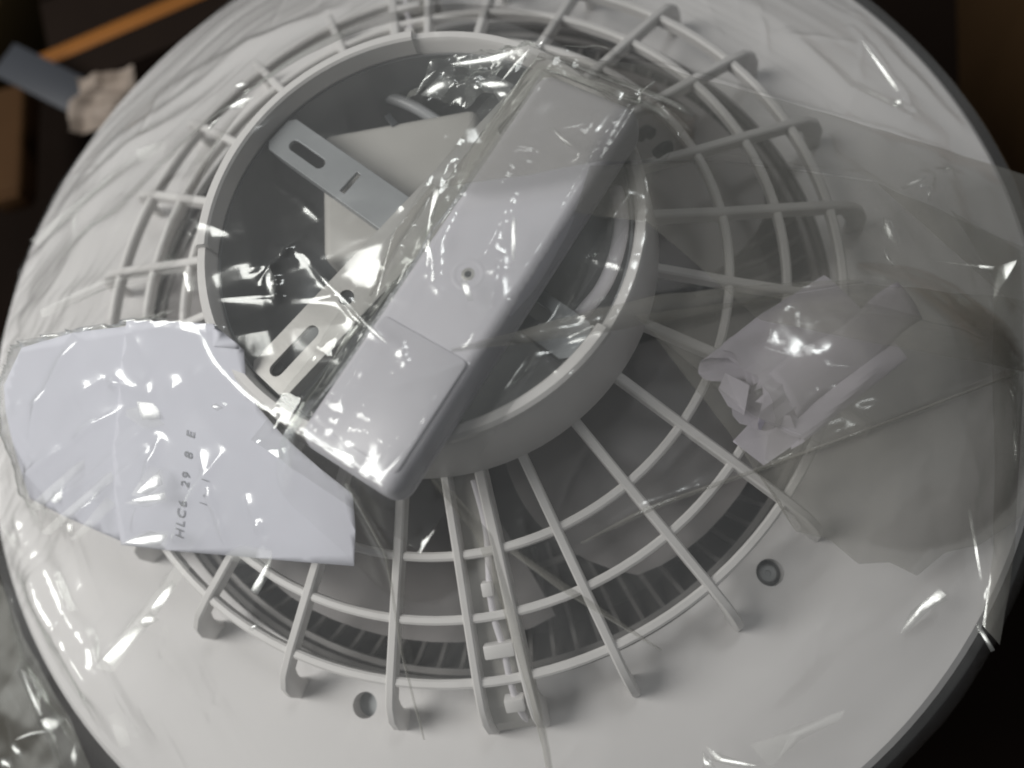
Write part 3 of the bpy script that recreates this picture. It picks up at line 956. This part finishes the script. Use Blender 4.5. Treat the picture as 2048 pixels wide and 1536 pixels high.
    Z += hubw * (2.3 * crumple(X, Y, 63, 5, 0.017) - 6.0 * np.sin(pi * np.clip(r / 88, 0, 1)) ** 0.7)
    dpk = np.hypot(X - PC[0], Y - PC[1])
    Z += np.exp(-(dpk / 38) ** 2) * (1.5 * crumple(X, Y, 65, 6, 0.024) + 0.9)
    phh = np.arctan2(Y, X)
    Z += 0.5 * np.clip((r - 70) / 40, 0, 1) * np.clip((200 - r) / 50, 0, 1) * vnoise(phh * 26 + 200, r * 0.012, 207)
    # past the rim
    ov = overhang(th)
    ov = ov * (1 + 0.5 * vnoise(th * 6 + 20, r * 0 + 3, 81))
    o = np.clip(r - 251, 0, None)
    loose = np.clip((ov - 22) / 30, 0, 1)
    drop = (1 - loose) * (o * 0.9 + 0.09 * o * o) + loose * (0.55 * o + 0.004 * o * o)
    Z = Z - drop + np.clip(o / 10, 0, 1) * (1.4 + 3.0 * loose) * crumple(X, Y, 91, 5, 0.014)
    ok = (r < 250 + ov)
    # stay above what it covers
    idx = -np.ones(X.shape, int); idx[ok] = np.arange(ok.sum())
    q = np.stack([idx[:-1, :-1], idx[1:, :-1], idx[1:, 1:], idx[:-1, 1:]], -1).reshape(-1, 4)
    q = q[(q >= 0).all(1)]
    V = np.stack([X[ok], Y[ok], Z[ok]], 1) * S
    me = bpy.data.meshes.new('film')
    me.vertices.add(len(V)); me.vertices.foreach_set('co', V.ravel())
    me.loops.add(q.size); me.loops.foreach_set('vertex_index', q.ravel())
    me.polygons.add(len(q)); me.polygons.foreach_set('loop_start', np.arange(0, q.size, 4))
    me.update(calc_edges=True)
    me.polygons.foreach_set('use_smooth', np.ones(len(q), bool))
    me.materials.append(M['film'])
    ob = bpy.data.objects.new('film', me); col.objects.link(ob); ob.parent = wrap
    return ob
film()

def fold(edge_a, edge_b, lift, seed, m=M['fold'], n=60, k=14):
    """a second layer of the wrap, folded over: two edges given in photograph pixels"""
    def res(E, n):
        E = np.array(E, float); L = np.r_[0, np.cumsum(np.hypot(*np.diff(E, axis=0).T))]
        t = np.linspace(0, L[-1], n)
        return np.stack([np.interp(t, L, E[:, 0]), np.interp(t, L, E[:, 1])], 1)
    A, B = res(edge_a, n), res(edge_b, n)
    V, F = [], []
    for i in range(n):
        for j in range(k):
            s = j / (k - 1)
            u, v = A[i] * (1 - s) + B[i] * s
            q = film_pt(u, v, lift + 1.6 * sin(pi * s))
            V.append(q)
    V = np.array(V)
    V[:, 2] += 0.8 * crumple(V[:, 0], V[:, 1], seed, 6, 0.03) + 1.2 * vnoise(V[:, 0] * 0.04, V[:, 1] * 0.04, seed)
    for i in range(n - 1):
        for j in range(k - 1):
            F.append((i * k + j, (i + 1) * k + j, (i + 1) * k + j + 1, i * k + j + 1))
    o = link_mesh('film_fold', V, F, m, wrap, smooth=True)
    o['label'] = 'folded double layer of the clear wrap'
    return o
fold([(900, 700), (1190, 618), (1330, 588), (1560, 566), (1720, 560)], [(905, 705), (1190, 668), (1430, 622), (1600, 585), (1730, 566)], 11, 3)
fold([(1080, 102), (1330, 135), (1550, 200), (1800, 272), (2060, 350)], [(880, 378), (1200, 322), (1450, 322), (1750, 362), (2060, 640)], 6, 5, n=80, k=40)
fold([(1180, 330), (1450, 322), (1750, 364), (2060, 500)], [(1150, 425), (1290, 442), (1520, 640), (2060, 745)], 5, 7, n=70, k=40)
fold([(1270, 632), (1500, 600), (1730, 566), (2060, 600)], [(1300, 660), (1500, 830), (1650, 890), (2060, 720)], 6, 9, n=60, k=40)
fold([(1160, 1085), (1290, 1015), (1600, 905), (1950, 775), (2060, 735)], [(1165, 1088), (1330, 1010), (1600, 914), (1950, 782), (2060, 737)], 5, 11, n=60, k=6)
fold([(1020, 1105), (1120, 1180), (1320, 1302)], [(1030, 1098), (1150, 1180), (1325, 1300)], 4, 13, n=40, k=6)
fold([(862, 960), (950, 1070), (1000, 1200), (1060, 1400), (1085, 1500), (1100, 1590)], [(880, 955), (985, 1070), (1035, 1240), (1080, 1400), (1100, 1500), (1112, 1590)], 4, 15, n=60, k=8)
fold([(865, 368), (790, 460), (735, 592)], [(880, 375), (800, 490), (742, 592)], 5, 17, n=40, k=8)
fold([(690, 968), (768, 1110), (800, 1300), (845, 1480)], [(698, 966), (774, 1108), (806, 1300), (850, 1480)], 3, 19, n=50, k=4)
fold([(1300, 660), (1500, 830), (1650, 890), (2060, 720)], [(1560, 1000), (1590, 1062), (1660, 1080), (1715, 1128), (1780, 1125), (1836, 1152), (1890, 1105), (1960, 1090), (2060, 1020)], 4, 23, n=60, k=40)
fold([(-10, 1130), (50, 1280), (140, 1440), (190, 1560)], [(-90, 1180), (-80, 1380), (-60, 1500), (20, 1620)], -16, 25, M['skirt'], n=60, k=30)
fold([(1900, 420), (1990, 560), (1984, 700), (1990, 900), (1985, 1100), (1965, 1250)], [(2040, 500), (2046, 600), (2046, 740), (2040, 900), (2030, 1100), (2000, 1290)], 2, 21, n=60, k=14)

LIGHT = np.array([-860.0, -70.0, 980.0])
def glint_film(px, lift=2.0, bow=1.6, m=M['glint_film'], tilt=(0, 0)):
    """an added film facet, tilted between camera and window so that it glints"""
    px = np.array(px, float)
    c = film_pt(*px.mean(0), lift)
    n = (CAM - c) / np.linalg.norm(CAM - c) + (LIGHT - c) / np.linalg.norm(LIGHT - c)
    n = n / np.linalg.norm(n) + np.array([tilt[0], tilt[1], 0]); n /= np.linalg.norm(n)
    V = []
    for u, v in px:
        d = ROT @ np.array([(u - 1024) / FPX, -(v - 768) / FPX, -1.0])
        V.append(CAM + d * ((c - CAM) @ n) / (d @ n))
    V = np.array(V)
    low = (V[:, 2] - film_base(V[:, 0], V[:, 1])).min()
    V = [c + n * bow] + V.tolist()
    k = len(px)
    return link_mesh('glint_film', V, [(0, 1 + i, 1 + (i + 1) % k) for i in range(k)], m, wrap, smooth=True)
for pxs in (
    [(1992, 534), (2034, 520), (2004, 590), (1983, 642), (1980, 632)], [(1862, 519), (1925, 526), (1990, 533), (1985, 540), (1920, 533)],
    [(1984, 655), (2000, 668), (2046, 722), (2046, 738), (2010, 695)], [(2008, 700), (2024, 688), (2040, 716), (2022, 706)], [(1992, 730), (2010, 724), (2034, 736), (2012, 737)],
    [(2015, 762), (2030, 775), (2033, 822), (2028, 820)], [(2026, 840), (2034, 845), (2034, 930), (2027, 935)],
    [(1768, 434), (1784, 444), (1798, 482), (1796, 492), (1764, 466)], [(1770, 495), (1777, 512), (1790, 530), (1786, 534), (1768, 514)],
    [(1800, 1266), (1822, 1222), (1878, 1176), (1893, 1190), (1850, 1228), (1812, 1266)], [(1858, 1196), (1886, 1184), (1896, 1200), (1868, 1214)],
    [(1411, 1490), (1430, 1504), (1512, 1531), (1480, 1536), (1425, 1522)], [(1405, 1500), (1416, 1512), (1432, 1536), (1406, 1536)],
    [(868, 376), (880, 382), (868, 440), (862, 486), (850, 492), (856, 440)], [(700, 612), (716, 624), (764, 668), (776, 690), (744, 668)], [(640, 552), (652, 556), (706, 616), (700, 620)],
    [(528, 545), (538, 532), (552, 562), (548, 600), (532, 580)], [(832, 186), (852, 150), (872, 140), (850, 172)], [(1268, 205), (1280, 178), (1312, 160), (1300, 176), (1284, 200)],
    [(1280, 180), (1290, 190), (1284, 216), (1272, 206)], [(1060, 96), (1052, 120), (1000, 165), (1020, 135)], [(1100, 252), (1118, 262), (1150, 296), (1128, 290)],
    [(455, 215), (490, 190), (510, 195), (470, 222)], [(466, 172), (485, 160), (500, 168), (478, 182)], [(440, 232), (450, 226), (420, 262), (412, 262)],
    [(497, 1258), (515, 1243), (522, 1252), (505, 1262)], [(500, 1180), (530, 1125), (545, 1108), (540, 1150), (515, 1190)],
    [(275, 1245), (300, 1222), (318, 1240), (290, 1256)], [(205, 1318), (270, 1250), (284, 1258), (225, 1332)], [(300, 1216), (345, 1160), (352, 1170), (316, 1226)],
    [(272, 800), (318, 796), (322, 838), (284, 840)], [(272, 985), (318, 940), (326, 968), (296, 990)], [(262, 1000), (330, 984), (330, 1000), (280, 1008)], [(250, 1085), (300, 1062), (335, 1070), (320, 1092)],
    [(130, 1044), (144, 1036), (150, 1070), (140, 1074)], [(100, 1000), (150, 950), (160, 960), (112, 1010)], [(420, 812), (432, 806), (448, 816), (434, 822)],
    [(1855, 404), (1862, 402), (1862, 372), (1857, 372)], [(1800, 374), (1850, 352), (1852, 357), (1806, 380)], [(1868, 334), (1890, 340), (1906, 328), (1908, 333), (1890, 346)],
    [(1722, 80), (1738, 92), (1800, 182), (1792, 184)], [(1784, 198), (1808, 196), (1806, 216), (1792, 214)], [(1950, 1250), (1958, 1246), (1990, 1300), (1982, 1304)], [(1935, 1020), (1942, 1020), (1965, 1160), (1960, 1160)],
    [(920, 560), (930, 552), (948, 600), (936, 604)], [(1025, 430), (1034, 440), (1030, 520), (1024, 520)]):
    glint_film(pxs)  # facets added for sharp glints
for pxs in ([(262, 790), (320, 786), (330, 850), (290, 860), (250, 830)], [(262, 990), (300, 930), (326, 940), (332, 975), (296, 1000)], [(250, 1006), (330, 978), (336, 1002), (290, 1016)],
            [(240, 1088), (290, 1060), (340, 1062), (330, 1098)], [(190, 1335), (270, 1235), (360, 1120), (384, 1130), (300, 1250), (225, 1345)], [(60, 1010), (180, 900), (290, 812), (296, 826), (190, 918), (76, 1022)],
            [(82, 1064), (200, 958), (305, 860), (312, 878), (214, 975), (100, 1070)], [(140, 1080), (220, 985), (240, 1000), (160, 1080)], [(245, 720), (275, 700), (270, 760), (240, 790)], [(450, 1110), (480, 1090), (545, 1100), (540, 1135), (470, 1125)],
            [(60, 480), (240, 330), (300, 285), (310, 292), (250, 345), (75, 492)], [(270, 300), (330, 280), (340, 295), (280, 325)], [(80, 620), (200, 560), (380, 535), (382, 545), (205, 578), (85, 636)],
            [(0, 1042), (30, 1075), (60, 1120), (50, 1125), (15, 1085)], [(215, 1430), (245, 1420), (262, 1490), (240, 1500)], [(1500, 1490), (1600, 1450), (1690, 1420), (1680, 1440), (1600, 1480), (1540, 1536)]):
    glint_film(pxs, 1.5, 1.6, M['soft'])  # facets added for broad soft streaks of glare
for pxs in ([(900, 128), (960, 108), (1040, 99), (1020, 128), (950, 140)], [(950, 165), (990, 150), (1030, 170), (1010, 190), (970, 185)], [(840, 190), (880, 150), (910, 165), (880, 200)], [(985, 180), (1020, 176), (1030, 200), (1000, 205)]):
    glint_film(pxs, 3.0, 2.5)
for pxs in ([(20, 1492), (30, 1484), (48, 1512), (40, 1516)], [(0, 1516), (22, 1514), (28, 1536), (0, 1536)], [(44, 1340), (50, 1345), (84, 1430), (78, 1430)], [(30, 1480), (60, 1462), (100, 1462), (70, 1470)],
            [(80, 1440), (118, 1428), (128, 1440), (100, 1470)], [(138, 1520), (152, 1480), (160, 1490), (150, 1536)]):
    glint_film(pxs, -12)

# ------------------------------------------------------------------ background
def carton(name, label, cx, cy, z0, w, d, h, rotz, m, open_top=False, tape=None, flap=None):
    t = thing(name, label, 'box', (cx, cy, z0))
    t.rotation_euler = (0, 0, rotz)
    th_ = 4
    box('side_panel', (0, d / 2 - th_ / 2, h / 2), (w, th_, h), m, t, bev=1)
    box('side_panel', (0, -d / 2 + th_ / 2, h / 2), (w, th_, h), m, t, bev=1)
    box('end_panel', (w / 2 - th_ / 2, 0, h / 2), (th_, d - 2 * th_ - 0.5, h), m, t, bev=1)
    box('end_panel', (-w / 2 + th_ / 2, 0, h / 2), (th_, d - 2 * th_ - 0.5, h), m, t, bev=1)
    if not open_top:
        box('flap', (0, d / 4 + 1, h + 2), (w - 1, d / 2 - 3, 3), m, t, bev=1)
        box('flap', (0, -d / 4 - 1, h + 2), (w - 1, d / 2 - 3, 3), m, t, bev=1)
    if tape:
        x, y, lx, ly, mt = tape
        box('tape', (x, y, h + 4.4), (lx, ly, 0.8), mt, t, bev=0.2)
    return t
# the carton the lamp stands on
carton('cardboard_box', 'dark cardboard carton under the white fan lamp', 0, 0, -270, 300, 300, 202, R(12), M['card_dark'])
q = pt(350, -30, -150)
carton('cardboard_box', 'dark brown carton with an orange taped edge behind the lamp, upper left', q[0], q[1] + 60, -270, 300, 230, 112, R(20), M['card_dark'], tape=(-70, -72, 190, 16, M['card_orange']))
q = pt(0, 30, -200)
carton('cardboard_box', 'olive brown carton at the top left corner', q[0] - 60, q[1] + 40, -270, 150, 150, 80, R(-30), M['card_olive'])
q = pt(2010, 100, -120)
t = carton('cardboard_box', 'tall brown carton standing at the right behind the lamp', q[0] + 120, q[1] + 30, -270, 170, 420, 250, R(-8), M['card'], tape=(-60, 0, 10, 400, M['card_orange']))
q = pt(125, 176, -135)
st = box('grey_strap', (0, 0, 0), (120, 33, 4), M['strap'], None, bev=1.5, rot=Matrix.Rotation(R(-28), 4, 'Z') @ Matrix.Rotation(R(10), 4, 'Y'))
st.location = [c * S for c in q]
tag(st, 'grey flat strap lying behind the lamp near the left corner', 'strap')
q = pt(30, 290, -200)
wd = thing('wooden_bar', 'short brown wooden bar behind the lamp at the left edge', 'bar', tuple(q))
wd.rotation_euler = (0, 0, R(100))
box('bar_body', (0, 0, 0), (120, 34, 24), M['wood'], wd, bev=5, seg=3)
box('bar_end', (-62, 0, 0), (8, 30, 20), M['wood'], wd, bev=3)
q = pt(205, 200, -110)
cp = thing('crumpled_paper', 'small crumpled pale paper scrap peeking out behind the lamp rim', 'paper', tuple(q))
def scrap():
    n = 40
    xs = np.linspace(-26, 26, n)
    X, Y = np.meshgrid(xs, xs * 0.9, indexing='ij')
    Z = 10 * crumple(X, Y, 5, 5, 0.024)
    V = np.stack([X + 0.3 * Z, Y - 0.2 * Z, Z], -1).reshape(-1, 3)
    F = [(i * n + j, (i + 1) * n + j, (i + 1) * n + j + 1, i * n + j + 1) for i in range(n - 1) for j in range(n - 1)]
    o = link_mesh('scrap', V, F, M['tan'], cp)
    shade(o, 20)
scrap()
